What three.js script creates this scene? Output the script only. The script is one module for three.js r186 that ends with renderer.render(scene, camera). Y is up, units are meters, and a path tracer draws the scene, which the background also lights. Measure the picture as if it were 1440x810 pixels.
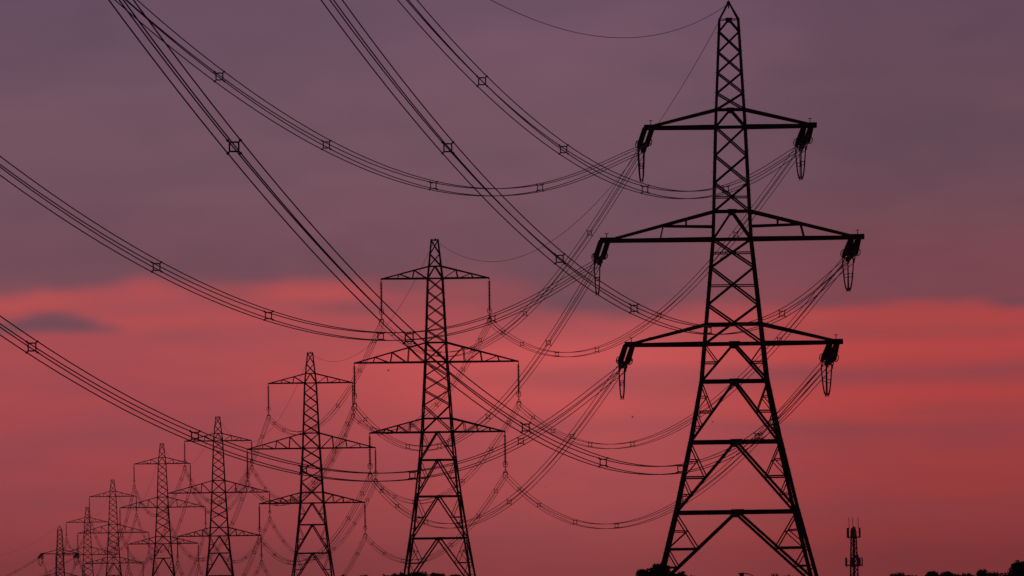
import * as THREE from 'three';
import { mergeGeometries } from 'three/addons/utils/BufferGeometryUtils.js';

// ------------------------------------------------------------------ camera, sky, sun, exposure
const scene = new THREE.Scene();
const V = (x, y, z) => new THREE.Vector3(x, y, z);
const FOCAL = 12360;                                   // focal length in photograph pixels (1440 wide): a very long lens
const camera = new THREE.PerspectiveCamera(2 * Math.atan(405 / FOCAL) * 180 / Math.PI, 1440 / 810, 1, 60000);
camera.position.set(0, 1.7, 0);
camera.rotation.order = 'YXZ';
camera.rotation.set(Math.atan(490 / FOCAL), 0, -0.0142);
camera.updateMatrixWorld();

function rng(seed) { let a = seed >>> 0; return () => { a = (a + 0x6D2B79F5) >>> 0; let t = a; t = Math.imul(t ^ (t >>> 15), t | 1); t ^= t + Math.imul(t ^ (t >>> 7), t | 61); return ((t ^ (t >>> 14)) >>> 0) / 4294967296; }; }
const smooth = (a, b, x) => { const t = Math.min(1, Math.max(0, (x - a) / (b - a))); return t * t * (3 - 2 * t); };
const lerp = (a, b, t) => a + (b - a) * t;
function hash2(i, j, s) { let h = Math.imul(i, 374761393) ^ Math.imul(j, 668265263) ^ Math.imul(s, 1442695041); h = Math.imul(h ^ (h >>> 13), 1274126177); return ((h ^ (h >>> 16)) >>> 0) / 4294967296; }
function noise2(x, y, s) {
  const i = Math.floor(x), j = Math.floor(y), u = x - i, v = y - j, a = u * u * (3 - 2 * u), b = v * v * (3 - 2 * v);
  return lerp(lerp(hash2(i, j, s), hash2(i + 1, j, s), a), lerp(hash2(i, j + 1, s), hash2(i + 1, j + 1, s), a), b) * 2 - 1;
}
const fbm = (x, y, s, n = 4) => { let r = 0, a = 0.5; for (let k = 0; k < n; k++) { r += a * noise2(x, y, s + k); x = x * 2.03 + 3.1; y = y * 2.03 + 1.7; a *= 0.5; } return r; };

// dusk sky: a mauve cloud deck above a red band of clear air, both going on round the horizon.
// Heights (degrees above the horizon) and azimuths (degrees, 0 ahead).
const srgb = (r, g, b) => new THREE.Color().setRGB(r / 255, g / 255, b / 255, THREE.SRGBColorSpace).toArray();
const RED = [[0.0, srgb(144, 67, 71)], [0.45, srgb(156, 73, 77)], [0.81, srgb(166, 76, 80)], [1.14, srgb(170, 77, 82)], [1.37, srgb(172, 78, 83)], [1.6, srgb(175, 79, 84)], [1.9, srgb(177, 81, 86)], [2.2, srgb(178, 83, 87)], [4, srgb(172, 85, 90)], [90, srgb(150, 83, 94)]];
const DECK = [[0, srgb(112, 77, 88)], [2.0, srgb(113, 78, 90)], [2.5, srgb(115, 81, 94)], [3.0, srgb(118, 85, 98)], [3.5, srgb(116, 85, 99)], [4.2, srgb(107, 81, 100)], [8, srgb(92, 74, 93)], [18, srgb(58, 52, 71)], [45, srgb(30, 30, 45)], [90, srgb(22, 24, 37)]];
function ramp(R, e) {
  let k = 1; while (k < R.length - 1 && e > R[k][0]) k++;
  const t = Math.min(1, Math.max(0, (e - R[k - 1][0]) / (R[k][0] - R[k - 1][0])));
  return [0, 1, 2].map((c) => lerp(R[k - 1][1][c], R[k][1][c], t));
}
// cloud banks and glowing streaks: [azimuth, height, half width, half height, strength (+ deck, - glow)]
const P2D = FOCAL * Math.PI / 180;
const px = (x, y) => { const u = x - 720, v = 405 - y, c = Math.cos(0.0142), s = Math.sin(0.0142); return [(u * c + v * s) / P2D, (490 + v * c - u * s) / P2D]; };
const toDeg = (list) => list.map(([x, y, w, h, s]) => { const [a, e] = px(x, y); return [a, e, w / P2D, h / P2D, s]; });
const BANKS = toDeg([
  [40, 425, 80, 12, -0.15], [205, 412, 70, 16, -0.14], [440, 408, 70, 14, -0.22], [300, 415, 50, 12, 0.18], [290, 404, 60, 8, 0.2],
  [480, 434, 62, 8, 0.42], [560, 436, 50, 7, 0.25], [250, 474, 50, 8, 0.18], [90, 492, 150, 10, 0.1],
  [130, 525, 150, 18, 0.12], [60, 566, 110, 12, -0.18], [300, 560, 160, 9, -0.08], [330, 590, 140, 10, 0.1], [60, 620, 150, 14, 0.12],
  [660, 506, 150, 18, -0.4], [560, 540, 150, 14, -0.2], [700, 562, 170, 18, -0.25], [850, 498, 130, 16, -0.35], [620, 470, 140, 10, 0.08], [820, 462, 90, 8, 0.06],
  [880, 540, 140, 10, 0.14], [860, 573, 120, 10, -0.14], [960, 600, 220, 8, 0.18], [1000, 500, 120, 12, -0.25], [640, 600, 160, 9, 0.08],
  [1240, 492, 190, 10, -0.5], [1410, 488, 150, 11, -0.5], [1110, 500, 120, 10, -0.3], [1330, 441, 210, 8, -0.14], [1300, 466, 220, 9, 0.2],
  [1310, 523, 250, 7, 0.3], [1130, 530, 130, 6, 0.18], [1300, 556, 240, 12, -0.26], [1110, 575, 150, 14, -0.25], [1340, 604, 220, 8, 0.2], [1160, 600, 140, 7, 0.15], [1400, 640, 150, 14, -0.06], [1250, 575, 120, 6, 0.12],
]);
const TINTS = toDeg([   // broad soft patches in the deck: warmer (+) or greyer (-)
  [760, 60, 200, 60, 0.16], [1120, 40, 160, 40, 0.08], [640, 250, 260, 60, 0.05], [60, 60, 140, 60, -0.06], [90, 200, 200, 60, 0.07], [1280, 130, 230, 70, -0.07], [1330, 195, 230, 50, -0.09], [900, 360, 260, 40, 0.06], [430, 60, 120, 40, -0.06], [560, 140, 160, 40, 0.05],
]);
// lower edge of the cloud deck: [x, y, softness] as bearings of the photograph
const EDGE = [[-250, 418, 14], [0, 413, 9], [80, 408, 9], [150, 402, 9], [205, 393, 12], [270, 398, 18], [350, 398, 20], [430, 391, 14], [490, 391, 14], [560, 402, 24], [640, 412, 52], [720, 420, 52], [790, 440, 22], [880, 442, 12], [960, 437, 16], [1060, 432, 14], [1200, 430, 9], [1440, 427, 8], [1690, 426, 12]].map(([x, y, w]) => [...px(x, y), w / P2D]);
// a small flat-bottomed cloud below the deck: its upper outline and lower edge as bearings of the photograph
const WEDGE = [[-60, 464], [0, 456], [28, 449], [55, 441], [92, 441], [118, 448], [148, 457], [190, 466]];
function smallCloud(az, el) {
  const a = az * P2D, b = el * P2D - 490, x = 720 + a * Math.cos(0.0142) - b * Math.sin(0.0142), y = 405 - (a * Math.sin(0.0142) + b * Math.cos(0.0142));
  if (x < -60 || x > 190 || y < 425 || y > 485) return 0;
  let k = 1; while (k < WEDGE.length - 1 && x > WEDGE[k][0]) k++;
  const top = lerp(WEDGE[k - 1][1], WEDGE[k][1], smooth(WEDGE[k - 1][0], WEDGE[k][0], x)), fray = 4 * fbm(x * 0.06, y * 0.12, 61, 3);
  return smooth(-4, 4, y - top + fray) * smooth(4, -4, y - 469 + fray * 0.6) * smooth(190, 150, x);
}
function deckEdge(az) {
  const wild = [2.2 + 0.22 * fbm(az * 0.21, 1.3, 15, 4), 0.09];
  if (az <= EDGE[0][0] || az >= EDGE.at(-1)[0]) return wild;
  let k = 1; while (k < EDGE.length - 1 && az > EDGE[k][0]) k++;
  const t = smooth(EDGE[k - 1][0], EDGE[k][0], az), u = smooth(3.45, 4.4, Math.abs(az));
  return [lerp(lerp(EDGE[k - 1][1], EDGE[k][1], t) + 0.03 * fbm(az * 3.1, 0.7, 17, 4), wild[0], u), lerp(lerp(EDGE[k - 1][2], EDGE[k][2], t), wild[1], u)];
}
function skyColor(az, el) {
  const e = Math.max(0, el), near = e < 9, [line, soft] = near ? deckEdge(az) : [2.2, 0.1];
  let k = smooth(-soft, soft, e - line + (near ? 0.07 * fbm(az * 2.4, e * 16, 21, 4) : 0));
  if (near) k += 0.24 * fbm(az * 0.8, e * 11, 31, 5) * smooth(0.1, 0.7, e) * smooth(2.5, 2.2, e) + 0.16 * fbm(az * 3.2, e * 13, 41, 3) * smooth(2.4, 2.1, e) - 0.3 * smooth(0.9, 0, e - line) * smooth(0, 0.05, e - line) * (0.2 + 0.8 * smooth(0.6, 2.0, az));
  for (const [a, h, w, d, s] of BANKS) { const u = (az - a) / w, v = (el - h) / d, q = u * u + v * v; if (q < 6) k += s * Math.exp(-q * q * 0.55); }
  if (near) k += 0.95 * smallCloud(az, el);
  k = Math.min(1, Math.max(-0.3, k));
  const r = ramp(RED, e), d = ramp(DECK, e), side = smooth(0.7, 2.5, az) * smooth(30, 6, az), glow = Math.exp(-(((az - 0.45) / 1.5) ** 2)) * smooth(2.4, 1.7, e);   // glow: where the sun went down
  let tint = near ? 0.10 * fbm(az * 0.7 + 20, e * 2.6, 51, 5) + 0.10 * fbm(az * 3.4, e * 9, 57, 3) : 0;
  for (const [a, h, w, dd, s] of TINTS) { const u = (az - a) / w, v = (el - h) / dd, q = u * u + v * v; if (q < 9) tint += s * Math.exp(-q); }
  tint *= smooth(1.9, 2.5, e);
  const fall = lerp(1, 0.22, smooth(6, 150, Math.abs(az)));       // the afterglow weakens away from the sunset
  return [0, 1, 2].map((i) => Math.max(0, lerp(r[i] * (1 - side * [0.03, 0.2, 0.24][i]) * (1 + glow * [0.25, 0.24, 0.17][i]), d[i] * (1 - side * [0.09, 0.13, 0.13][i]), k) * (1 + tint * [1, 0.7, 0.55][i]) * fall));
}
const SW = 4096, SH = 4096, skyData = new Float32Array(SW * SH * 4);
for (let j = 0; j < SH; j++) {
  const el = ((j + 0.5) / SH - 0.5) * 180;
  for (let i = 0; i < SW; i++) {
    const o = (j * SW + i) * 4;
    if (el < -0.2) { skyData[o] = 0.012; skyData[o + 1] = 0.006; skyData[o + 2] = 0.008; skyData[o + 3] = 1; continue; }
    let az = (i + 0.5) / SW * 360 - 180 + 90; if (az > 180) az -= 360;      // texture column -> azimuth from -Z, right positive
    if (el > 20 && i % 8) { const b = (j * SW + i - i % 8) * 4; skyData.copyWithin(o, b, b + 4); continue; }
    const c = skyColor(az, el);
    skyData[o] = c[0]; skyData[o + 1] = c[1]; skyData[o + 2] = c[2]; skyData[o + 3] = 1;
  }
}
const skyTexture = new THREE.DataTexture(skyData, SW, SH, THREE.RGBAFormat, THREE.FloatType);
skyTexture.mapping = THREE.EquirectangularReflectionMapping;
skyTexture.magFilter = THREE.LinearFilter; skyTexture.minFilter = THREE.LinearFilter; skyTexture.needsUpdate = true;
scene.background = skyTexture; scene.environment = skyTexture;

const sun = new THREE.DirectionalLight(new THREE.Color(1, 0.45, 0.35), 0.25);   // the last glow, almost on the horizon behind the line
sun.position.set(900, 90, -3000); sun.target.position.set(0, 0, -700);
sun.castShadow = true; sun.shadow.radius = 20; sun.shadow.mapSize.set(2048, 2048);
Object.assign(sun.shadow.camera, { left: -600, right: 600, top: 200, bottom: -200, near: 1, far: 6000 });
scene.add(sun, sun.target);

const renderer = new THREE.WebGLRenderer({ antialias: true });
renderer.toneMapping = THREE.LinearToneMapping;
renderer.toneMappingExposure = 1;
renderer.shadowMap.enabled = true;
scene.fog = new THREE.FogExp2(new THREE.Color(0.75, 0.42, 0.45), 0.00008);

// ------------------------------------------------------------------ helpers
const taken = new Map();
function numbered(name) { const n = taken.get(name) ?? 0; taken.set(name, n + 1); return n ? name + '_' + String(n).padStart(3, '0') : name; }
function tag(o, label, category, group, kind) {
  o.userData = { ...o.userData, label, category };
  if (group) o.userData.group = group;
  if (kind) o.userData.kind = kind;
  return o;
}
function thing(name, pos, turn = 0) { const g = new THREE.Group(); g.name = numbered(name); g.position.copy(pos); g.rotation.y = turn; scene.add(g); return g; }
function mesh(name, geo, mat, parent) { const m = new THREE.Mesh(geo, mat); m.name = name; m.castShadow = m.receiveShadow = true; parent.add(m); return m; }
const join = (list) => list.length === 1 ? list[0] : mergeGeometries(list);

function noiseTexture(seed, lo, hi, fx, fy, size = 128) {
  const d = new Uint8Array(size * size * 4);
  for (let j = 0; j < size; j++) for (let i = 0; i < size; i++) {
    const wrap = (x, y) => fbm(x, y, seed, 4), u = i / size, v = j / size;
    const n = lerp(lerp(wrap(u * fx, v * fy), wrap((u - 1) * fx, v * fy), u), lerp(wrap(u * fx, (v - 1) * fy), wrap((u - 1) * fx, (v - 1) * fy), u), v);
    const g = Math.max(0, Math.min(255, lerp(lo, hi, 0.5 + n))), o = (j * size + i) * 4; d[o] = d[o + 1] = d[o + 2] = g; d[o + 3] = 255;
  }
  const t = new THREE.DataTexture(d, size, size); t.wrapS = t.wrapT = THREE.RepeatWrapping; t.magFilter = t.minFilter = THREE.LinearFilter; t.colorSpace = THREE.SRGBColorSpace; t.needsUpdate = true; return t;
}
const weather = noiseTexture(3, 170, 255, 6, 14);
const std = (r, g, b, rough, metal = 0, extra = {}) => new THREE.MeshStandardMaterial({ color: new THREE.Color(r, g, b), roughness: rough, metalness: metal, ...extra });
const M = {
  steel: std(0.075, 0.078, 0.08, 0.95, 0, { map: weather }),
  fitting: std(0.07, 0.07, 0.075, 0.95, 0, { map: weather }),
  disc: std(0.06, 0.05, 0.048, 0.8, 0, { map: weather }),
  wire: std(0.03, 0.03, 0.031, 1),
  bark: std(0.05, 0.04, 0.03, 0.95, 0, { map: weather }),
  leaf: [std(0.035, 0.05, 0.022, 0.9, 0, { side: THREE.DoubleSide }), std(0.04, 0.055, 0.02, 0.9, 0, { side: THREE.DoubleSide }), std(0.03, 0.042, 0.022, 0.9, 0, { side: THREE.DoubleSide })],
  grass: std(0.05, 0.07, 0.03, 0.98, 0, { map: noiseTexture(8, 150, 255, 9, 9) }),
  feather: std(0.02, 0.02, 0.022, 0.8),
  panel: std(0.12, 0.12, 0.12, 0.6),
};

// a bar from a to b with an L (angle iron) section of leg width w; its corner points along out
function angleBar(a, b, w, out) {
  const d = V().subVectors(b, a), len = d.length(); d.normalize();
  const o = out.clone().addScaledVector(d, -out.dot(d)); if (o.lengthSq() < 1e-6) o.set(0, 1, 0).addScaledVector(d, -d.y); o.normalize();
  const q = V().crossVectors(d, o), u = V().addVectors(o, q).normalize(), v = V().subVectors(o, q).normalize(), t = Math.max(0.016, w * 0.16);
  const prof = [[0, 0], [-w, 0], [-w, -t], [-t, -t], [-t, -w], [0, -w]].map(([x, y]) => [x + w / 2 - t * 0.2, y + w / 2 - t * 0.2]);
  const pos = [], uv = [], at = (k, e) => V().copy(e ? b : a).addScaledVector(u, prof[k % 6][0]).addScaledVector(v, prof[k % 6][1]);
  const tri = (p, ...c) => { for (const x of p) pos.push(x.x, x.y, x.z); uv.push(...c); };
  for (let k = 0; k < 6; k++) {
    const p = at(k, 0), r = at(k + 1, 0), s = at(k + 1, 1), x = at(k, 1);
    tri([p, r, s], k / 6, 0, (k + 1) / 6, 0, (k + 1) / 6, len); tri([p, s, x], k / 6, 0, (k + 1) / 6, len, k / 6, len);
  }
  for (const e of [0, 1]) for (const f of [[0, 1, 2], [0, 2, 3], [0, 3, 4], [0, 4, 5]]) tri((e ? f : [...f].reverse()).map((k) => at(k, e)), 0, 0, 1, 0, 1, 1);
  const g = new THREE.BufferGeometry(); g.setAttribute('position', new THREE.Float32BufferAttribute(pos, 3)); g.setAttribute('uv', new THREE.Float32BufferAttribute(uv, 2)); g.computeVertexNormals(); return g;
}
// a round bar or swept tube through points, radius a number or a function of the index
function tube(points, radius, sides = 6, caps = true) {
  const n = points.length, pos = [], nor = [], uv = [], idx = []; let ref = null, run = 0;
  for (let i = 0; i < n; i++) {
    const d = V().subVectors(points[Math.min(n - 1, i + 1)], points[Math.max(0, i - 1)]).normalize();
    if (!ref) { ref = Math.abs(d.y) > 0.9 ? V(1, 0, 0) : V(0, 1, 0); }
    const s = V().crossVectors(ref, d).normalize(), u = V().crossVectors(d, s); ref = u.clone();
    if (i) run += points[i].distanceTo(points[i - 1]);
    const r = typeof radius === 'function' ? radius(i) : radius;
    for (let k = 0; k <= sides; k++) {
      const a = k / sides * Math.PI * 2, v = V().addScaledVector(s, Math.cos(a)).addScaledVector(u, Math.sin(a));
      pos.push(points[i].x + v.x * r, points[i].y + v.y * r, points[i].z + v.z * r); nor.push(v.x, v.y, v.z); uv.push(k / sides, run);
      if (i < n - 1 && k < sides) { const o = i * (sides + 1) + k; idx.push(o, o + 1, o + sides + 2, o, o + sides + 2, o + sides + 1); }
    }
  }
  if (caps) for (const e of [0, n - 1]) { const o = e * (sides + 1); for (let k = 1; k < sides - 1; k++) e ? idx.push(o, o + k, o + k + 1) : idx.push(o, o + k + 1, o + k); }
  const g = new THREE.BufferGeometry(); g.setAttribute('position', new THREE.Float32BufferAttribute(pos, 3)); g.setAttribute('uv', new THREE.Float32BufferAttribute(uv, 2)); g.setAttribute('normal', new THREE.Float32BufferAttribute(nor, 3)); g.setIndex(idx);
  return g.toNonIndexed();
}
const rod = (a, b, r, sides = 6) => tube([a, b], r, sides);
function box(w, h, d, x = 0, y = 0, z = 0) { const g = new THREE.BoxGeometry(w, h, d).toNonIndexed(); g.translate(x, y, z); return g; }

// ------------------------------------------------------------------ where everything stands
// pylon positions along the line (metres; the camera stands at the origin, looking along -Z)
const LINE_YAW = Math.atan(0.07401);
const PYLONS = [
  { x: -28.25, z: -240.8, top: 62.3, yaw: -0.09, kind: 'sus', ord: 0 },
  { x: 18.57, z: -738.63, top: 54.77, yaw: 0.0, kind: 'ten', ord: 1 },
  { x: -9.80, z: -1122.0, top: 52.55, yaw: LINE_YAW, kind: 'sus', ord: 2 },
  { x: -33.21, z: -1438.3, top: 48.63, yaw: LINE_YAW, kind: 'sus', ord: 3 },
  { x: -61.19, z: -1816.3, top: 47.96, yaw: LINE_YAW, kind: 'sus', ord: 4 },
  { x: -86.54, z: -2158.8, top: 50.32, yaw: LINE_YAW, kind: 'sus', ord: 5 },
  { x: -118.52, z: -2590.9, top: 49.59, yaw: LINE_YAW, kind: 'sus', ord: 6 },
  { x: -140.81, z: -2892.1, top: 46.25, yaw: LINE_YAW, kind: 'sus', ord: 7 },
  { x: -171.11, z: -3301.5, top: 45.64, yaw: 0.15, kind: 'ten', ord: 8 },
  { x: -254, z: -3675, top: 44.0, yaw: 0.2, kind: 'sus', ord: 9 },
];
const HEIGHT = { sus: 50.6, ten: 54.0 };
const DIM = { sus: { top: [5.0, 6.92], mid: [15.7, 10.5], bot: [24.65, 8.65] }, ten: { top: [10.5, 7.25], mid: [19.95, 11.1], bot: [28.75, 9.15] } };
const HANG = 5.6, SET = 8.2, QUAD = 0.25;
for (const p of PYLONS) p.base = p.ord ? p.top - HEIGHT[p.kind] : p.top - HEIGHT.sus - 11.4;
function groundAt(x, z) {
  let num = 0.6 * 1, den = 1, w = Math.exp(-((x * x + z * z) / (150 * 150))) * 6; num = 0; den = 0.02; den += w;
  for (const p of PYLONS) { const d2 = (x - p.x) ** 2 * 0.3 + (z - p.z) ** 2, k = 6 * Math.exp(-d2 / 2500) + Math.exp(-d2 / 40000); num += k * p.base; den += k; }
  return num / den;
}

// ------------------------------------------------------------------ the ground
{
  const half = 6000, g = new THREE.PlaneGeometry(2 * half, 2 * half, 260, 260); g.rotateX(-Math.PI / 2);
  const p = g.attributes.position, uv = g.attributes.uv;
  for (let i = 0; i < p.count; i++) {
    const sx = p.getX(i) / half, sz = p.getZ(i) / half, x = Math.sign(sx) * sx * sx * half, z = sz * half * 0.6 - 2900;
    p.setXYZ(i, x, groundAt(x, z) - 0.05, z); uv.setXY(i, x / 7, z / 7);
  }
  g.computeVertexNormals();
  const m = mesh('ground', g, M.grass, scene); m.userData = { kind: 'structure', label: 'dark open farmland under the power line', category: 'ground' };
}

// ------------------------------------------------------------------ lattice pylons
// members: { part, sub?, a, b, w } in the pylon's own axes: x along the arms, z along the line, y from its foot
function halfWidth(profile, d) { let k = 1; while (k < profile.length - 1 && d > profile[k][0]) k++; const [a, p] = profile[k - 1], [b, q] = profile[k]; return p + (q - p) * (d - a) / (b - a); }
const SPEC = {
  sus: {
    H: 50.6, prof: [[0, 0.42], [3.45, 0.78], [5.0, 0.95], [15.65, 1.4], [24.65, 1.92], [28.2, 2.24], [32.85, 2.76], [38.2, 3.5], [44.5, 4.5], [50.6, 5.5]],
    X: [[0.15, 1.9], [1.9, 3.45], [5.0, 6.65], [6.65, 8.3], [8.3, 9.95], [9.95, 11.6], [11.6, 13.2], [13.2, 15.65], [15.65, 17.45], [17.45, 19.3], [19.3, 21.2], [21.2, 24.65]],
    V: [[3.45, 5.0]], K: [[24.65, 28.2, 1], [28.2, 32.85, 2], [32.85, 38.2, 2], [38.2, 44.5, 3], [44.5, 50.3, 2]],
    rails: [0.1, 3.45, 5.0, 13.2, 15.65, 22.9, 24.65], leg: [0.14, 0.28], diag: [0.085, 0.125], arms: { top: 3.45, mid: 13.2, bot: 22.9 }, posts: { top: 3, mid: 4, bot: 4 },
  },
  ten: {
    H: 54.0, prof: [[1.43, 0.80], [9.03, 1.18], [10.5, 1.25], [19.95, 1.6], [28.75, 2.46], [31.9, 2.76], [37.0, 3.75], [42.9, 5.05], [49.0, 6.6], [54.0, 8.0]],
    X: [[2.45, 4.19], [4.19, 5.92], [5.92, 7.65], [7.65, 9.03], [10.5, 12.9], [12.9, 15.2], [15.2, 17.6], [19.95, 22.3], [22.3, 25.45], [25.45, 28.75]],
    V: [[1.43, 2.45], [9.03, 10.5], [17.6, 19.95]], K: [[28.75, 31.9, 1], [31.9, 37.0, 3], [37.0, 42.9, 3], [42.9, 49.0, 3], [49.0, 53.7, 2]],
    rails: [1.43, 9.03, 10.5, 17.6, 19.95, 27.1, 28.75], thin: [16.4, 21.1, 23.85], leg: [0.17, 0.36], diag: [0.08, 0.15], arms: { top: 9.03, mid: 17.6, bot: 27.1 },
  },
};
const FACES = [[1, 0], [0, 1], [-1, 0], [0, -1]];   // outward normals in x,z
function members(kind) {
  const S = SPEC[kind], H = S.H, list = [], add = (part, a, b, w, out, sub) => list.push({ part, a, b, w, out, sub });
  const hw = (d) => halfWidth(S.prof, d), at = (d) => lerp(0, 1, d / H), dw = (d) => lerp(S.diag[0], S.diag[1], at(d));
  const corner = (f, s, d) => { const w = hw(d), [nx, nz] = f; return V(nx * w - nz * s * w, H - d, nz * w + nx * s * w); };   // s = -1 or 1 along the face
  const mid = (f, d) => { const w = hw(d); return V(f[0] * w, H - d, f[1] * w); };
  for (const f of FACES) {
    const out = V(f[0], 0, f[1]), bar = (part, a, b, w) => add(part, a.clone().addScaledVector(out, -0.02), b.clone().addScaledVector(out, -0.02), w, out);
    for (const [a, b] of S.X) { bar('diagonal_brace', corner(f, -1, a), corner(f, 1, b), dw(a)); add('diagonal_brace', corner(f, 1, a).addScaledVector(out, 0.03), corner(f, -1, b).addScaledVector(out, 0.03), dw(a), out); }
    for (const [a, b] of S.V) for (const s of [-1, 1]) bar('diagonal_brace', mid(f, a), corner(f, s, b), dw(b) * 1.15);
    for (const d of S.rails) bar('horizontal_member', corner(f, -1, d), corner(f, 1, d), d === 1.43 ? 0.05 : dw(d) * 1.15);
    for (const d of S.thin ?? []) bar('horizontal_member', corner(f, -1, d), corner(f, 1, d), 0.07);
    for (const [a, b, detail] of S.K) {
      bar('horizontal_member', corner(f, -1, b), corner(f, 1, b), dw(b) * 1.35);
      for (const s of [-1, 1]) {
        const A = mid(f, a), B = corner(f, s, b), D = (t) => A.clone().lerp(B, t), Lg = (t) => corner(f, s, lerp(a, b, t)), thin = dw(b) * 0.55;
        bar('diagonal_brace', A, B, dw(b) * 1.15);
        bar('redundant_brace', Lg(0.02), D(0.5), thin); bar('redundant_brace', Lg(0.5), D(0.5), thin * 1.2);
        if (detail > 1) { bar('redundant_brace', Lg(0.5), D(0.75), thin * 0.9); bar('redundant_brace', Lg(0.75), D(0.75), thin * 0.9); }
        if (detail > 2) { const m = Lg(0.02).lerp(D(0.5), 0.5); bar('redundant_brace', Lg(0.25), m, thin * 0.8); bar('redundant_brace', m, Lg(0.5), thin * 0.8); bar('redundant_brace', Lg(0.75), D(0.88), thin * 0.7); }
      }
    }
  }
  // plan bracing seen edge-on at the arm levels
  for (const l of ['top', 'mid', 'bot']) { const d = DIM[kind][l][0], w = hw(d); add('plan_brace', V(-w, H - d, -w), V(w, H - d, w), 0.07, V(0, 1, 0)); add('plan_brace', V(-w, H - d - 0.04, w), V(w, H - d - 0.04, -w), 0.07, V(0, 1, 0)); }
  // peak of the tension pylon: four raking bars meeting at the tip
  if (kind === 'ten') for (const x of [-1, 1]) for (const z of [-1, 1]) { const w = hw(1.43); add('peak_bar', V(x * w, H - 1.43, z * w), V(x * 0.05, H - 0.02, z * 0.05), 0.14, V(x, 0, z)); }
  // arms
  for (const [l, [d, reach]] of Object.entries(DIM[kind])) for (const s of [-1, 1]) {
    const up = S.arms[l], w0 = hw(d), w1 = hw(up), y0 = H - d, y1 = H - up, arm = l + (s > 0 ? 'p' : 'n'), P = (part, a, b, w, out) => add(part, a, b, w, out, arm);
    if (kind === 'sus') {
      const tip = reach, n = S.posts[l], zt = 0.10;
      const lo = (t, z) => V(s * lerp(w0, tip, t), y0, z * lerp(w0, zt, t)), hi = (t, z) => V(s * lerp(w1, tip - 0.3, t), lerp(y1, y0 + 0.06, t), z * lerp(w1, zt, t));
      for (const z of [-1, 1]) {
        P('chord', lo(0, z), lo(1, z), 0.21, V(0, -1, z)); P('tie_bar', hi(0, z), hi(1, z), 0.165, V(0, 1, z));
        for (let k = 1; k < n; k++) { const t = k / n * 0.98; P('post', lo(t, z), hi(t, z), 0.075, V(0, 0, z)); P('arm_brace', hi(t, z), lo((k - 1) / n * 0.98 + 0.02, z), 0.075, V(0, 0, z)); }
      }
      for (let k = 0; k < n; k++) P('lacing', lo(k / n, k % 2 ? 1 : -1), lo((k + 1) / n * 0.98, k % 2 ? -1 : 1), 0.07, V(0, -1, 0));
    } else {
      const tip = reach, zt = 0.45, je = 0.87;
      const lo = (t, z) => V(s * lerp(w0, tip, t), y0, z * lerp(w0, zt, t)), hi = (t, z) => V(s * lerp(w1, lerp(w0, tip, je), t), lerp(y1, y0 + 0.2, t), z * lerp(w1, lerp(w0, zt, je), t));
      for (const z of [-1, 1]) {
        P('chord', lo(0, z), lo(1, z), 0.30, V(0, -1, z)); P('tie_bar', hi(0, z), hi(1, z), 0.2, V(0, 1, z));
        if (l === 'mid') {
          const yb = lerp(y0, y1, 0.46), th = 0.54, A = V(s * w1 * 0.99, yb, z * w1), B = hi(th, z); B.y = hi(th, z).y; P('arm_brace', A, B, 0.1, V(0, 0, z));
          { const q = hi(0.28, z); P('post', q.clone().setY(lerp(yb, B.y, 0.52) - 0.03), q, 0.08, V(0, 0, z)); } P('post', lo(0.47, z), hi(0.51, z), 0.08, V(0, 0, z));
        }
      }
      for (let k = 0; k < 4; k++) P('lacing', lo(k / 4, k % 2 ? 1 : -1), lo((k + 1) / 4, k % 2 ? -1 : 1), 0.09, V(0, -1, 0));
      P('tip_plate', V(s * (tip - 1.45), y0 + 0.1, 0), V(s * (tip + 0.02), y0 + 0.05, 0), 0.0, V(0, 1, 0));
      P('tip_post', V(s * (tip - 0.55), y0 + 0.3, 0.2), V(s * (tip - 0.55), y0 + 0.62, 0.2), 0.05, V(1, 0, 0));
    }
  }
  return list;
}
function memberGeo(m) {
  if (m.part === 'tip_plate') { const s = Math.sign(m.b.x), len = Math.abs(m.b.x - m.a.x); const g = box(len, 0.34, 0.86, (m.a.x + m.b.x) / 2, m.a.y + 0.02, 0); return g; }
  if (m.part === 'tip_post') return join([rod(m.a, m.b, 0.035, 5), rod(m.b.clone().add(V(-0.16, 0, 0)), m.b.clone().add(V(0.16, 0.02, 0)), 0.03, 5)]);
  return angleBar(m.a, m.b, m.w, m.out);
}
function legGeo(kind, x, z) {
  const S = SPEC[kind], H = S.H, parts = [];
  for (let k = 1; k < S.prof.length; k++) { const [a, p] = S.prof[k - 1], [b, q] = S.prof[k]; parts.push(angleBar(V(x * q, H - b, z * q), V(x * p, H - a + 0.03, z * p), lerp(S.leg[0], S.leg[1], ((a + b) / 2) / H), V(x, 0, z))); }
  return join(parts);
}
function stepBolts(kind, x, z) {
  const S = SPEC[kind], H = S.H, parts = [];
  for (let d = S.prof[0][0] + 0.6, k = 0; d < H - 3; d += 0.42, k++) { const w = halfWidth(S.prof, d) + 0.5 * lerp(S.leg[0], S.leg[1], d / H); const o = k % 2 ? V(x, 0, 0) : V(0, 0, z); const a = V(x * w * 0.995, H - d, z * w * 0.995); parts.push(rod(a, a.clone().addScaledVector(o, 0.15), 0.012, 4)); }
  return join(parts);
}
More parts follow.
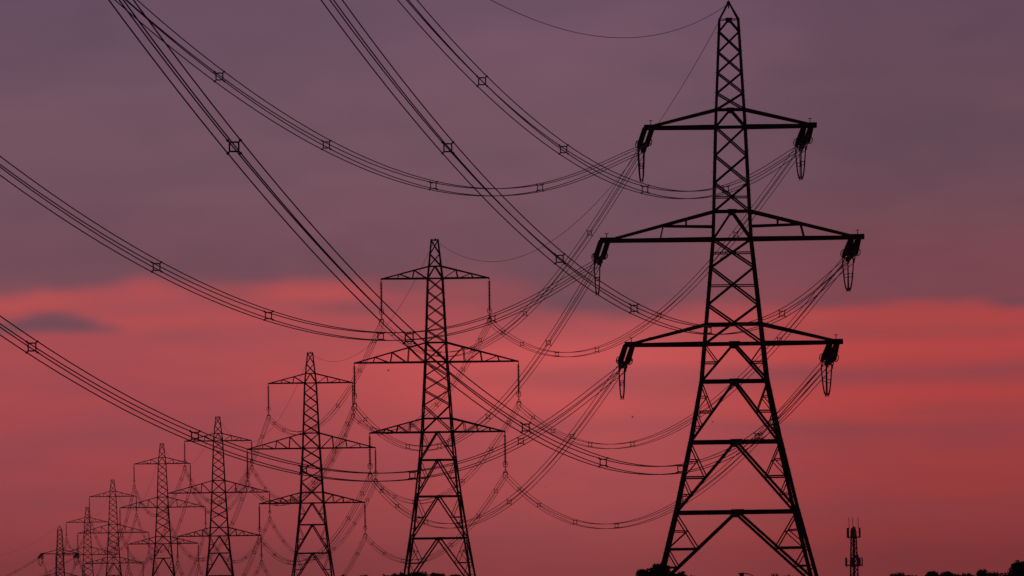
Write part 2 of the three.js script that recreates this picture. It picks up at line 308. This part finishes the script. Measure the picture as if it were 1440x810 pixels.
function gussets(kind) {
  const S = SPEC[kind], H = S.H, out = [];
  for (const f of FACES) for (const d of [...S.V.map((v) => v[0]), ...S.K.map((k) => k[0])]) {
    const w = halfWidth(S.prof, d), r = (kind === 'ten' ? 0.2 : 0.12) + d * 0.004, sh = new THREE.Shape([[-r * 1.5, r * 0.5], [r * 1.5, r * 0.5], [r * 0.7, -r], [-r * 0.7, -r]].map((p) => new THREE.Vector2(...p)));
    const g = new THREE.ExtrudeGeometry(sh, { depth: 0.02, bevelEnabled: false }); g.rotateY(Math.atan2(f[0], f[1])); g.translate(f[0] * (w + 0.05), H - d, f[1] * (w + 0.05)); out.push(g.index ? g.toNonIndexed() : g);
  }
  return out;
}
// the pylon with every member a piece of its own
function buildPylon(kind) {
  const g = new THREE.Group();
  for (const x of [-1, 1]) for (const z of [-1, 1]) { const leg = mesh('leg', legGeo(kind, x, z), M.steel, g); if (x * z > 0) { const sb = mesh('step_bolts', stepBolts(kind, x, z), M.steel, leg); sb.userData = { kind: 'stuff' }; } }
  const arms = new Map();
  for (const m of members(kind)) {
    if (!m.sub) { mesh(m.part, memberGeo(m), M.steel, g); continue; }
    if (!arms.has(m.sub)) arms.set(m.sub, []);
    arms.get(m.sub).push(m);
  }
  for (const list of arms.values()) {
    const chords = list.filter((m) => m.part === 'chord'), arm = mesh('crossarm', join(chords.map(memberGeo)), M.steel, g);
    for (const m of list) if (m.part !== 'chord') mesh(m.part, memberGeo(m), M.steel, arm);
  }
  for (const q of gussets(kind)) mesh('gusset_plate', q, M.steel, g);
  if (kind === 'ten') mesh('earth_wire_clamp', join([box(0.3, 0.16, 0.3, 0, SPEC.ten.H, 0), rod(V(0, SPEC.ten.H - 0.5, 0), V(0, SPEC.ten.H + 0.2, 0), 0.06)]), M.fitting, g);
  else mesh('earth_wire_clamp', box(0.16, 0.22, 0.5, 0.1, SPEC.sus.H + 0.02, 0), M.fitting, g);
  return g;
}
// the same pylon for the far end of the row, where single members cannot be told apart
function buildFarPylon(kind, extra = 0) {
  const g = new THREE.Group(), list = members(kind);
  for (const x of [-1, 1]) for (const z of [-1, 1]) {
    const parts = [legGeo(kind, x, z)]; if (extra) { const w = SPEC[kind].prof.at(-1)[1]; parts.push(angleBar(V(x * (w + extra * 0.14), -extra, z * (w + extra * 0.14)), V(x * w, 0, z * w), 0.26, V(x, 0, z))); }
    mesh('leg', join(parts), M.steel, g);
  }
  const body = mesh('body_bracing', join(list.filter((m) => !m.sub).map(memberGeo)), M.steel, g); body.userData = { kind: 'stuff' };
  for (const a of new Set(list.filter((m) => m.sub).map((m) => m.sub))) {
    const arm = list.filter((m) => m.sub === a), main = ['chord', 'tie_bar', 'tip_plate'];
    const c = mesh('crossarm', join(arm.filter((m) => main.includes(m.part)).map(memberGeo)), M.steel, g);
    const lace = mesh('arm_bracing', join(arm.filter((m) => !main.includes(m.part)).map(memberGeo)), M.steel, c); lace.userData = { kind: 'stuff' };
  }
  return g;
}
const ORD = ['', 'first', 'second', 'third', 'fourth', 'fifth', 'sixth', 'seventh', 'eighth', 'ninth'];
const PYLON_LABEL = [
  'tall lattice pylon standing apart from the row, carrying its nearest wires',
  'largest lattice pylon, pointed peak, sloping tension insulators and hanging jumper loops, first in the row',
  'flat-topped lattice pylon with hanging insulators, second in the row after the largest pointed one',
  'flat-topped lattice pylon with hanging insulators, third in the row counted from the largest pylon',
  'flat-topped lattice pylon with hanging insulators, fourth in the row counted from the largest pylon',
  'flat-topped lattice pylon with hanging insulators, fifth in the row counted from the largest pylon',
  'flat-topped lattice pylon with hanging insulators, sixth in the row counted from the largest pylon',
  'slim flat-topped pylon with hanging insulators, seventh in the row, beside the last pointed one',
  'smallest pylon, pointed peak and jumper loops, last of the row where the line turns',
  'hidden flat-topped pylon beyond the bend after the last pointed one',
];
const protos = { sus: buildPylon('sus'), ten: buildPylon('ten'), susFar: buildFarPylon('sus'), tenFar: buildFarPylon('ten') };
const used = new Set();
for (const p of PYLONS) {
  const key = p.ord === 0 ? null : p.kind + (p.ord > 4 ? 'Far' : '');
  const proto = key ? protos[key] : buildFarPylon('sus', 11.4);
  const g = used.has(key) ? proto.clone() : proto; used.add(key);
  g.name = numbered('lattice_pylon'); g.position.set(p.x, p.base + (p.ord ? 0 : 11.4), p.z); g.rotation.y = p.yaw; scene.add(g);
  tag(g, PYLON_LABEL[p.ord], 'pylon', 'row of high voltage pylons');
}

// ------------------------------------------------------------------ insulators, conductors, jumpers
const armTip = (p, l, s) => { const [d, w] = DIM[p.kind][l]; const r = p.kind === 'ten' ? w - (s > 0 ? 0.7 : 0.4) : w; return V(p.x + s * r * Math.cos(p.yaw), p.top - d + (p.kind === 'ten' ? 0.1 : 0), p.z - s * r * Math.sin(p.yaw)); };
const sideWord = (s) => (s > 0 ? 'radio mast side' : 'side away from mast'), ARM = { top: 'top', mid: 'middle', bot: 'bottom' };
function discProfile(len, n, r) { const pts = [[0.001, 0]]; for (let k = 0; k < n; k++) { const y = -len * k / n, h = len / n; pts.push([0.07, y - h * 0.05], [0.085, y - h * 0.3], [r, y - h * 0.62], [r * 0.96, y - h * 0.72], [0.075, y - h * 0.78]); } pts.push([0.04, -len], [0.001, -len]); return pts.map((p) => new THREE.Vector2(...p)).reverse(); }
const discString = new THREE.LatheGeometry(discProfile(3.9, 22, 0.205), 9).toNonIndexed();
const discTension = new THREE.LatheGeometry(discProfile(5.4, 24, 0.23), 9).toNonIndexed();
const ringLoop = (rx, ry, y, r = 0.035, z = 0, gap = 0) => tube(Array.from({ length: 19 }, (_, k) => { const a = gap + (Math.PI * 2 - 2 * gap) * k / 18 + Math.PI / 2; return V(Math.cos(a) * rx, y + Math.sin(a) * ry, z); }), r, 5, false);
function suspensionSet() {
  const g = new THREE.Group();
  mesh('hanger', join([rod(V(0, 0.02, 0), V(0, -0.42, 0), 0.045), box(0.14, 0.16, 0.1, 0, -0.12, 0)]), M.fitting, g);
  const d = discString.clone(); d.translate(0, -0.4, 0); mesh('disc_string', d, M.disc, g);
  mesh('arcing_ring', ringLoop(0.28, 0.4, -4.2, 0.042), M.fitting, g);
  mesh('yoke_plate', join([rod(V(0, -4.25, 0), V(0, -5.15, 0), 0.05), box(0.52, 0.16, 0.07, 0, -5.22, 0), rod(V(0, -4.75, 0), V(-0.24, -5.2, 0), 0.025), rod(V(0, -4.75, 0), V(0.24, -5.2, 0), 0.025)]), M.fitting, g);
  for (const x of [-1, 1]) for (const y of [-1, 1]) mesh('clamp', join([rod(V(x * 0.24, -5.2, 0), V(x * QUAD, -HANG + y * QUAD, 0), 0.04), rod(V(x * QUAD, -HANG + y * QUAD + 0.01, -0.22), V(x * QUAD, -HANG + y * QUAD + 0.01, 0.22), 0.06)]), M.fitting, g);
  return g;
}
const susProto = suspensionSet(); let susUsed = false;
for (const p of PYLONS) if (p.kind === 'sus') for (const l of ['top', 'mid', 'bot']) for (const s of [1, -1]) {
  const g = susUsed ? susProto.clone() : susProto; susUsed = true; g.name = numbered('insulator_string'); g.position.copy(armTip(p, l, s)); g.rotation.y = p.yaw; scene.add(g);
  tag(g, p.ord ? `long insulator string hanging from the ${ARM[l]} arm of the ${ORD[p.ord]} pylon, ${sideWord(s)}` : `insulator string on the ${ARM[l]} arm of the pylon apart, ${sideWord(s)}`, 'insulator', 'hanging insulator strings');
}
function tensionSet() {       // built along -Y, turned afterwards: twin strings between two yokes, then the dead ends of four conductors
  const g = new THREE.Group(), L = SET;
  mesh('shackle', join([rod(V(0, 0.1, 0), V(0, -0.45, 0), 0.07), box(0.84, 0.24, 0.06, 0, -0.5, 0)]), M.fitting, g);
  for (const x of [-1, 1]) {
    const d = discTension.clone(); d.translate(x * 0.3, -0.65, 0); mesh('disc_string', d, M.disc, g);
    mesh('arcing_ring', ringLoop(0.24, 0.45, 0, 0.04, 0).rotateX(0.5 * x).translate(x * 0.42, -5.75, 0), M.fitting, g);
    mesh('link_rod', join([rod(V(x * 0.3, -0.5, 0), V(x * 0.3, -0.7, 0), 0.05), rod(V(x * 0.3, -6.0, 0), V(x * 0.3, -6.3, 0), 0.05)]), M.fitting, g);
  }
  mesh('yoke_plate', join([box(0.86, 0.42, 0.06, 0, -6.4, 0), box(0.3, 0.5, 0.24, 0.2, -6.95, 0.1), box(0.24, 0.42, 0.3, -0.24, -7.25, -0.12), box(0.2, 0.3, 0.34, 0.05, -7.6, 0.05), box(0.06, 0.3, 0.62, -0.27, -6.7, 0), box(0.06, 0.3, 0.62, 0.27, -6.7, 0)]), M.fitting, g);
  for (const x of [-1, 1]) for (const z of [-1, 1]) mesh('dead_end', join([rod(V(x * QUAD, -6.8, z * QUAD), V(x * QUAD, -L - 0.15, z * QUAD), 0.05), box(0.09, 0.3, 0.12, x * QUAD, -L + 0.35, z * QUAD - 0.05)]), M.fitting, g);
  return g;
}
const tenProto = tensionSet(); let tenUsed = false;
function placeTension(from, to, label) {
  const g = tenUsed ? tenProto.clone() : tenProto; tenUsed = true; g.name = numbered('tension_insulator'); g.position.copy(from);
  const d = V().subVectors(to, from).normalize(), y = d.clone().negate(), x = V(y.z, 0, -y.x).normalize(); if (x.x < 0) x.negate(); const z = V().crossVectors(x, y);
  g.setRotationFromMatrix(new THREE.Matrix4().makeBasis(x, y, z)); scene.add(g); tag(g, label, 'insulator', 'tension insulator sets');
}
// spacer: a rounded square frame with four arms, one clamp on each conductor
const spacerGeo = (() => {
  const parts = [], N = 24, ring = [];
  for (let k = 0; k <= N; k++) { const a = k / N * Math.PI * 2, c = Math.cos(a), s = Math.sin(a), r = 0.18 / Math.pow(Math.pow(Math.abs(c), 6) + Math.pow(Math.abs(s), 6), 1 / 6); ring.push(V(c * r, s * r, 0)); }
  parts.push(tube(ring, 0.034, 5, false));
  for (const x of [-1, 1]) for (const y of [-1, 1]) { parts.push(rod(V(x * 0.135, y * 0.135, 0), V(x * QUAD, y * QUAD, 0), 0.036, 5)); parts.push(rod(V(x * QUAD, y * QUAD, -0.07), V(x * QUAD, y * QUAD, 0.07), 0.058, 6)); }
  return join(parts);
})();
const WIRE = 0.029, EARTH_WIRE = 0.022;
// a hanging wire; a heavy tension insulator at an end pulls that end down by dip metres
const pull = (d, dip) => dip * (d < SET ? d / SET : Math.exp(-(d - SET) / 32));
const curve = (A, B, sag, dipA = 0, dipB = 0) => { const len = A.distanceTo(B); return (t) => { const p = A.clone().lerp(B, t); p.y -= 4 * sag * t * (1 - t) + pull(t * len, dipA) + pull((1 - t) * len, dipB); return p; }; };
function bundle(A, B, sag, spots, trimA, trimB, label, group, segs = 56) {
  const c = curve(A, B, sag, trimA ? 0.75 : 0, trimB ? 1.3 : 0), len = A.distanceTo(B), t0 = trimA / len, t1 = 1 - trimB / len, dir = V().subVectors(B, A).setY(0).normalize(), lat = V(-dir.z, 0, dir.x);
  const g = thing('conductor_bundle', A);
  for (const x of [-1, 1]) for (const y of [-1, 1]) {
    const pts = []; for (let k = 0; k <= segs; k++) pts.push(c(lerp(t0, t1, k / segs)).addScaledVector(lat, x * QUAD).add(V(0, y * QUAD, 0)).sub(A));
    mesh('conductor', tube(pts, WIRE, 5), M.wire, g);
  }
  for (const t of spots) {
    if (t < t0 + 0.01 || t > t1 - 0.01) continue;
    const m = mesh('spacer', spacerGeo, M.fitting, g); m.position.copy(c(t).sub(A));
    m.setRotationFromMatrix(new THREE.Matrix4().makeBasis(lat, V(0, 1, 0), V().crossVectors(lat, V(0, 1, 0))));
  }
  tag(g, label, 'cable', group); return c;
}
const NEAR_SAG = { 'bot1': 17.90, 'mid1': 17.56, 'top1': 18.09, 'top-1': 17.60, 'mid-1': 17.64, 'bot-1': 18.07 };
const NEXT_SAG = { 'bot1': 10.57, 'mid1': 10.59, 'top1': 10.42, 'top-1': 10.18, 'mid-1': 10.52, 'bot-1': 10.27 };
const NEAR_END = { top: 51.04, mid: 41.29, bot: 33.19 };
const ends = [];     // dead ends at the tension pylons, for the jumpers
for (let k = 0; k < PYLONS.length - 1; k++) {
  const a = PYLONS[k], b = PYLONS[k + 1], len = Math.hypot(a.x - b.x, a.z - b.z), r = rng(70 + k);
  for (const l of ['top', 'mid', 'bot']) for (const s of [1, -1]) {
    const A = armTip(a, l, s), B = armTip(b, l, s); if (a.kind === 'sus') A.y -= HANG; if (b.kind === 'sus') B.y -= HANG;
    let sag = 10.5 * (len / 384) ** 2, spots = [0.06, 0.165, 0.34, 0.52, 0.69, 0.84, 0.945];
    const j = (r() - 0.5) * 0.012; spots = spots.map((t) => t + j);
    if (k === 0) { sag = NEAR_SAG[l + s]; spots = [0.93, 0.804, 0.678, 0.564, 0.468, 0.349, 0.198].map((t) => 1 - t - (l === 'top' ? 0.0065 : 0.002)); A.y = NEAR_END[l]; }
    if (k === 1) { sag = NEXT_SAG[l + s]; spots = [0.163, 0.37, 0.568, 0.714, 0.855, 0.938].map((t) => t + j * 0.5); }
    const where = k === 0 ? `from the largest pylon's ${ARM[l]} arm leaving the row, ${sideWord(s)}` : k === 8 ? `from the last pylon's ${ARM[l]} arm past the bend, ${sideWord(s)}` : `between ${ORD[k]} and ${ORD[k + 1]} pylons, ${ARM[l]} arm, ${sideWord(s)}`;
    const c = bundle(A, B, sag, spots, a.kind === 'ten' ? SET : 0, b.kind === 'ten' ? SET : 0, `four-wire cable bundle ${where}`, 'conductor bundles along the line', k < 2 ? 72 : 40);
    if (a.kind === 'ten') { const E = c(SET / A.distanceTo(B)); placeTension(A, E, `twin disc tension insulator on the ${ORD[a.ord]} pylon's ${ARM[l]} arm, row beyond, ${sideWord(s)}`); ends.push({ p: a, l, s, E, A, far: 1 }); }
    if (b.kind === 'ten') { const E = c(1 - SET / A.distanceTo(B)); placeTension(B, E, `twin disc tension insulator on the ${ORD[b.ord]} pylon's ${ARM[l]} arm, foreground span, ${sideWord(s)}`); ends.push({ p: b, l, s, E, A: B, far: 0 }); }
  }
  // earth wire from peak to peak
  const A = V(a.x, a.top - 0.1 - (k === 0 ? 8.0 : 0), a.z), B = V(b.x, b.top - 0.1, b.z), sag = k === 0 ? 14.7 : k === 1 ? 10.0 : 9.6 * (len / 384) ** 2, c = curve(A, B, sag), pts = [];
  for (let q = 0; q <= 60; q++) pts.push(c(q / 60));
  const w = mesh(numbered('earth_wire'), tube(pts, EARTH_WIRE, 5), M.wire, scene);
  tag(w, k === 0 ? 'single thin earth wire from the largest pylon\'s peak away from the row' : k === 8 ? 'single thin earth wire from the last pylon\'s peak past the bend' : `single thin earth wire between the peaks of the ${ORD[k]} and ${ORD[k + 1]} pylons`, 'cable', 'earth wires');
}
for (const e of ends) if (e.far) {
  const o = ends.find((f) => !f.far && f.p === e.p && f.l === e.l && f.s === e.s), g = thing('jumper_loop', e.A), low = e.A.y - 4.5;
  const lat = V().subVectors(e.E, o.E).setY(0).normalize(), side = V(-lat.z, 0, lat.x), depth = (e.E.y + o.E.y) / 2 - low;
  const center = (t) => { const q = o.E.clone().lerp(e.E, t), u = 2 * t - 1; q.y -= depth * (1 - Math.pow(Math.abs(u), 2.6)); return q; };
  for (const x of [-1, 1]) for (const y of [-1, 1]) {
    const pts = []; for (let k = 0; k <= 28; k++) { const t = k / 28, n = lerp(0.95, 0.22, 1 - Math.abs(2 * t - 1)); pts.push(center(t).addScaledVector(side, x * QUAD * n).add(V(0, y * QUAD * (n * 0.6), 0)).sub(e.A)); }
    mesh('jumper_wire', tube(pts, 0.046, 5), M.wire, g);
  }
  for (const t of [0.12, 0.5, 0.88]) { const m = mesh('spacer', spacerGeo, M.fitting, g); m.position.copy(center(t).sub(e.A)); m.scale.setScalar(t === 0.5 ? 0.62 : 0.8); m.setRotationFromMatrix(new THREE.Matrix4().makeBasis(side, V(0, 1, 0), V().crossVectors(side, V(0, 1, 0)))); }
  tag(g, `jumper loop hanging below the ${ARM[e.l]} arm of the ${ORD[e.p.ord]} pylon, ${sideWord(e.s)}`, 'cable', 'jumper loops');
}

// ------------------------------------------------------------------ placing by bearing: a point at a distance, from the photograph's bearings
const bearing = (x, y, dist) => { const v = V((x - 720) / FOCAL, -(y - 405) / FOCAL, -1).applyEuler(camera.rotation); return camera.position.clone().addScaledVector(v, dist / -v.z); };

// ------------------------------------------------------------------ radio mast
{
  const topPt = bearing(1200, 742, 1900), foot = groundAt(topPt.x, topPt.z), H = topPt.y - foot, g = thing('radio_mast', V(topPt.x, foot, topPt.z), 0.4);
  const w = (y) => lerp(1.6, 0.62, Math.min(1, y / (H - 2)));
  const c3 = (k, y) => { const a = k * Math.PI * 2 / 3; return V(Math.cos(a) * w(y), y, Math.sin(a) * w(y)); };
  for (let k = 0; k < 3; k++) {
    mesh('leg', rod(c3(k, 0), c3(k, H - 1.2), 0.14, 6), M.steel, g);
    const br = []; for (let y = 0, f = 0; y < H - 2; y += 1.15, f++) { br.push(rod(c3(k + (f % 2), y), c3(k + 1 - (f % 2), y + 1.15), 0.085, 5)); br.push(rod(c3(k, y), c3(k + 1, y), 0.05, 5)); }
    mesh('face_bracing', join(br), M.steel, g).userData = { kind: 'stuff' };
  }
  mesh('cable_ladder', join([box(0.3, H - 2, 0.06, 0.12, (H - 2) / 2, 0.1), rod(V(-0.15, 0, 0.1), V(-0.15, H - 1.5, 0.1), 0.07)]), M.steel, g);
  const head = (y, r, name, count, ph, ah, aw, turn, down) => {
    const parts = [], N = 18, ring = (yy, rr, rad) => parts.push(tube(Array.from({ length: N + 1 }, (_, k) => { const a = k / N * Math.PI * 2; return V(Math.cos(a) * rr, yy, Math.sin(a) * rr); }), rad, 6, false));
    ring(y, r * 0.92, 0.13); ring(y + ph * 0.55, r * 0.86, 0.05);
    for (let k = 0; k < 6; k++) { const a = k / 6 * Math.PI * 2; parts.push(rod(V(Math.cos(a) * 0.3, y - 0.25, Math.sin(a) * 0.3), V(Math.cos(a) * r * 0.92, y, Math.sin(a) * r * 0.92), 0.09)); }
    const h = mesh(name, join(parts), M.steel, g);
    for (let k = 0; k < count; k++) { const a = turn + k / count * Math.PI * 2, x = Math.cos(a) * r, z = Math.sin(a) * r; mesh('panel_antenna', join([box(aw, ah, 0.16).rotateY(Math.PI / 2 - a).translate(x * 1.04, y + ah / 2 - down, z * 1.04), rod(V(x * 0.96, y - 0.4, z * 0.96), V(x * 0.96, y + ah - down + 0.1, z * 0.96), 0.05)]), M.panel, h); }
  };
  head(H - 2.05, 1.42, 'headframe', 3, 2, 2.1, 0.66, 0.02, 0.1);
  head(H - 8.1, 1.78, 'headframe', 7, 1.6, 1.8, 0.48, 0.5, 0.2);
  for (let k = 0; k < 3; k++) { const a = 0.02 + k * Math.PI * 2 / 3; mesh('whip_antenna', rod(V(Math.cos(a) * 1.15, H - 0.2, Math.sin(a) * 1.15), V(Math.cos(a) * 1.15, H + 2.2, Math.sin(a) * 1.15), 0.06, 5), M.steel, g); }
  const eq = mesh('equipment_box', join([box(0.95, 1.6, 0.8, 0, H - 1.2, 0), box(0.4, 0.9, 0.4, 0.2, H - 0.3, 0.1), rod(V(0, H - 3, 0), V(0, H + 0.4, 0), 0.12)]), M.panel, g); eq.userData = {};
  mesh('dish_antenna', new THREE.CylinderGeometry(0.45, 0.3, 0.3, 14).rotateX(1.57).translate(0.3, H - 6.2, 0.8).toNonIndexed(), M.panel, g);
  tag(g, 'slim lattice radio mast with two rings of panel antennas and three whips', 'radio mast');
}

// ------------------------------------------------------------------ street lamp beyond the bushes
{
  const t = bearing(1043, 805.5, 620), foot = groundAt(t.x, t.z), H = t.y - foot, g = thing('street_lamp', V(t.x, foot, t.z), 0);
  mesh('column', tube([V(0, 0, 0), V(0, H * 0.3, 0), V(0, H - 0.6, 0)], (i) => [0.11, 0.09, 0.07][i], 8), M.steel, g);
  mesh('lantern', join([box(0.3, 0.5, 0.3, 0, H - 0.3, 0), box(0.36, 0.07, 0.36, 0, H - 0.03, 0)]), M.panel, g);
  mesh('bracket', tube(Array.from({ length: 9 }, (_, k) => { const a = k / 8; return V(lerp(-0.28, 0.95, a), H - 0.1 + 0.1 * Math.sin(a * Math.PI) - 0.22 * a * a, 0); }), 0.03, 5), M.steel, g);
  tag(g, 'small street lamp with curved bracket rising between the bushes', 'street lamp');
}

// ------------------------------------------------------------------ trees and bushes along the bottom edge
function tree(x, y, dist, crownW, seed, label, opts = {}) {
  const r = rng(seed), t = bearing(x, y, dist), foot = groundAt(t.x, t.z), H = t.y - foot, g = thing(opts.name ?? 'bushy_tree', V(t.x, foot, t.z), r() * 6);
  const crownH = Math.min(H * 0.82, opts.crownH ?? H * 0.75), rad = crownW / 2, c0 = H - crownH / 2 - rad * 0.16;
  const limbs = [tube([V(0, -0.1, 0), V(0.05, H * 0.3, 0.02), V(-0.04, H * 0.62, 0.05)], (i) => [0.05 * H ** 0.9, 0.035 * H ** 0.9, 0.02 * H ** 0.9][i], 7)];
  const clumps = [];
  const n = opts.clumps ?? 34;
  for (let k = 0; k < n; k++) {
    const a = r() * Math.PI * 2, h = Math.pow(r(), 0.8) * 2 - 1, q = Math.sqrt(Math.max(0, 1 - h * h)) * Math.sqrt(0.2 + 0.8 * r());
    const p = V(Math.cos(a) * q * rad * 0.86, c0 + h * crownH * 0.46, Math.sin(a) * q * rad * 0.86); clumps.push(p);
    if (k % 4 === 0) limbs.push(tube([V(0, H * (0.22 + 0.3 * r()), 0), V(p.x * 0.5, lerp(H * 0.4, p.y, 0.5), p.z * 0.5), p], (i) => [0.012 * H, 0.008 * H, 0.004 * H][i], 5));
  }
  mesh('trunk', join(limbs), M.bark, g);
  const pos = [], ls = opts.leaf ?? 0.16, u = V(), w = V(), p = V(), per = opts.per ?? 110, rc = Math.max(0.22, rad * (opts.clump ?? 0.3));
  for (const c of clumps) for (let k = 0; k < per; k++) {
    u.set(r() - 0.5, r() - 0.5, r() - 0.5).normalize(); p.copy(c).addScaledVector(u, rc * Math.pow(r(), 0.5)).add(V(0, rc * 0.1, 0)); if (p.y > H) p.y = H - r() * 0.3;
    u.set(r() - 0.5, r() - 0.2, r() - 0.5).normalize(); w.set(r() - 0.5, r() - 0.5, r() - 0.5).cross(u).normalize(); const s = ls * (0.6 + 0.8 * r());
    for (const [i, j] of [[-0.5, 0], [0, -0.28], [0.55, 0], [-0.5, 0], [0.55, 0], [0, 0.28]]) pos.push(p.x + u.x * s * i + w.x * s * j, p.y + u.y * s * i + w.y * s * j, p.z + u.z * s * i + w.z * s * j);
  }
  const geo = new THREE.BufferGeometry(); geo.setAttribute('position', new THREE.Float32BufferAttribute(pos, 3)); geo.computeVertexNormals(); geo.setAttribute('uv', new THREE.Float32BufferAttribute(new Float32Array(pos.length / 3 * 2), 2));
  mesh('crown', geo, M.leaf[seed % 3], g);
  tag(g, label, opts.category ?? 'tree', 'trees along the field edge');
}
tree(930, 793, 560, 3.6, 1, 'dense rounded bush covering one foot of the largest pylon', { crownH: 4.4, per: 260, clumps: 46 });
tree(905, 799, 566, 2.2, 2, 'low bush joined to the flank of the dense rounded bush by the largest pylon', { crownH: 3.6, per: 160, clumps: 26 });
tree(952, 800, 570, 2.0, 3, 'small bush tucked between the dense rounded bush and the largest pylon\'s braces', { crownH: 3.6, per: 160, clumps: 26 });
tree(974, 807.5, 640, 2.6, 4, 'low scrub just showing between the largest pylon\'s feet beside the dense bush', { per: 120 });
tree(1090, 806, 640, 2.2, 5, 'low scrub under the largest pylon near the street lamp', { per: 120 });
tree(1112, 808, 650, 2.4, 6, 'low scrub against the largest pylon\'s foot on the mast side', { per: 120 });
const ROW = [[484, 809, 3.2], [510, 807.5, 3.4], [536, 805.5, 3.6], [562, 804.5, 3.8], [588, 803.5, 3.8], [614, 805.5, 3.6], [640, 808, 3.2]];
ROW.forEach(([x, y, w], k) => tree(x, y, 930, w, 20 + k, 'small hedge tree in the row of trees around the second pylon\'s feet', { per: 150, clumps: 46, leaf: 0.24, clump: 0.3, crownH: 4 }));
const shrub = (x, y, d, w, seed, label, o = {}) => tree(x, y, d, w * 1.3, seed, label, { crownH: 2.6, per: 260, clumps: 72, leaf: 0.085, clump: 0.24, name: 'hedge_shrub', category: 'shrub', ...o });
shrub(1264, 803.5, 330, 1.0, 41, 'smallest rounded shrub in the hedge next to the radio mast');
shrub(1282, 807.5, 331, 1.3, 51, 'low shrub between the smallest and the broad hedge shrub');
shrub(1306, 801, 332, 1.5, 42, 'broad flat-topped shrub in the hedge past the radio mast');
shrub(1332, 802, 334, 1.5, 43, 'flat shrub grown into the broad hedge shrub\'s far flank');
shrub(1360, 804.5, 333, 1.7, 44, 'low rounded shrub in the hedge before the spiky one');
shrub(1386, 799.5, 331, 0.8, 45, 'narrow spiky shrub poking above the hedge beside the big dark tree', { clumps: 44 });
shrub(1398, 803.5, 332, 1.2, 46, 'low shrub at the edge of the big dark tree');
tree(1443, 785, 300, 2.6, 47, 'big dark rounded tree at the end of the hedge', { crownH: 3.4, per: 300, clumps: 90, leaf: 0.1, clump: 0.24 });

// ------------------------------------------------------------------ birds
function bird(x, y, dist, span, turn, lift, label, perched) {
  const c = bearing(x, y, dist), g = thing('bird', c, turn), k = span;
  const prof = [[-0.28, 0.005], [-0.2, 0.03], [-0.05, 0.065], [0.1, 0.06], [0.19, 0.032], [0.235, 0.036], [0.27, 0.024], [0.33, 0.003]];
  mesh('body', tube(prof.map(([z]) => V(0, z > 0.15 ? 0.02 * k : 0, z * k)), (i) => prof[i][1] * k, 8), M.feather, g);
  for (const s of [-1, 1]) {
    const sh = new THREE.Shape(); sh.moveTo(0, 0.1 * k); sh.quadraticCurveTo(0.25 * k, 0.17 * k, 0.5 * k, -0.04 * k); sh.quadraticCurveTo(0.28 * k, -0.05 * k, 0, -0.1 * k);
    const w = new THREE.ExtrudeGeometry(sh, { depth: 0.012 * k, bevelEnabled: false, curveSegments: 6 }); w.rotateX(Math.PI / 2); if (s < 0) w.scale(-1, 1, 1);
    if (perched) w.scale(0.35, 1, 1.6);
    w.rotateZ(s * lift); mesh('wing', w, M.feather, g);
  }
  if (perched) mesh('legs', join([rod(V(-0.03, -0.05, 0), V(-0.03, -0.17, 0), 0.008), rod(V(0.03, -0.05, 0), V(0.03, -0.17, 0), 0.008)]), M.feather, g);
  tag(g, label, 'bird', 'birds around the pylons');
}
bird(546, 521, 1000, 0.6, 1.9, 0.5, 'dark bird gliding under the second pylon\'s middle arm');
bird(889.5, 587, 900, 0.5, 0.7, 1.0, 'bird with raised wings flying by the largest pylon\'s lowest jumper loop');
bird(1002, 593.5, 800, 0.4, 1.2, 0.4, 'bird seen through the braces inside the largest pylon\'s body');
bird(767, 685, 900, 0.35, 0.5, 0.3, 'tiny bird flying low between the first and second pylons');
bird(914, 475.2, 738, 0.62, 1.5, 1.1, 'dark bird perched on the largest pylon\'s bottom arm', true);

renderer.render(scene, camera);
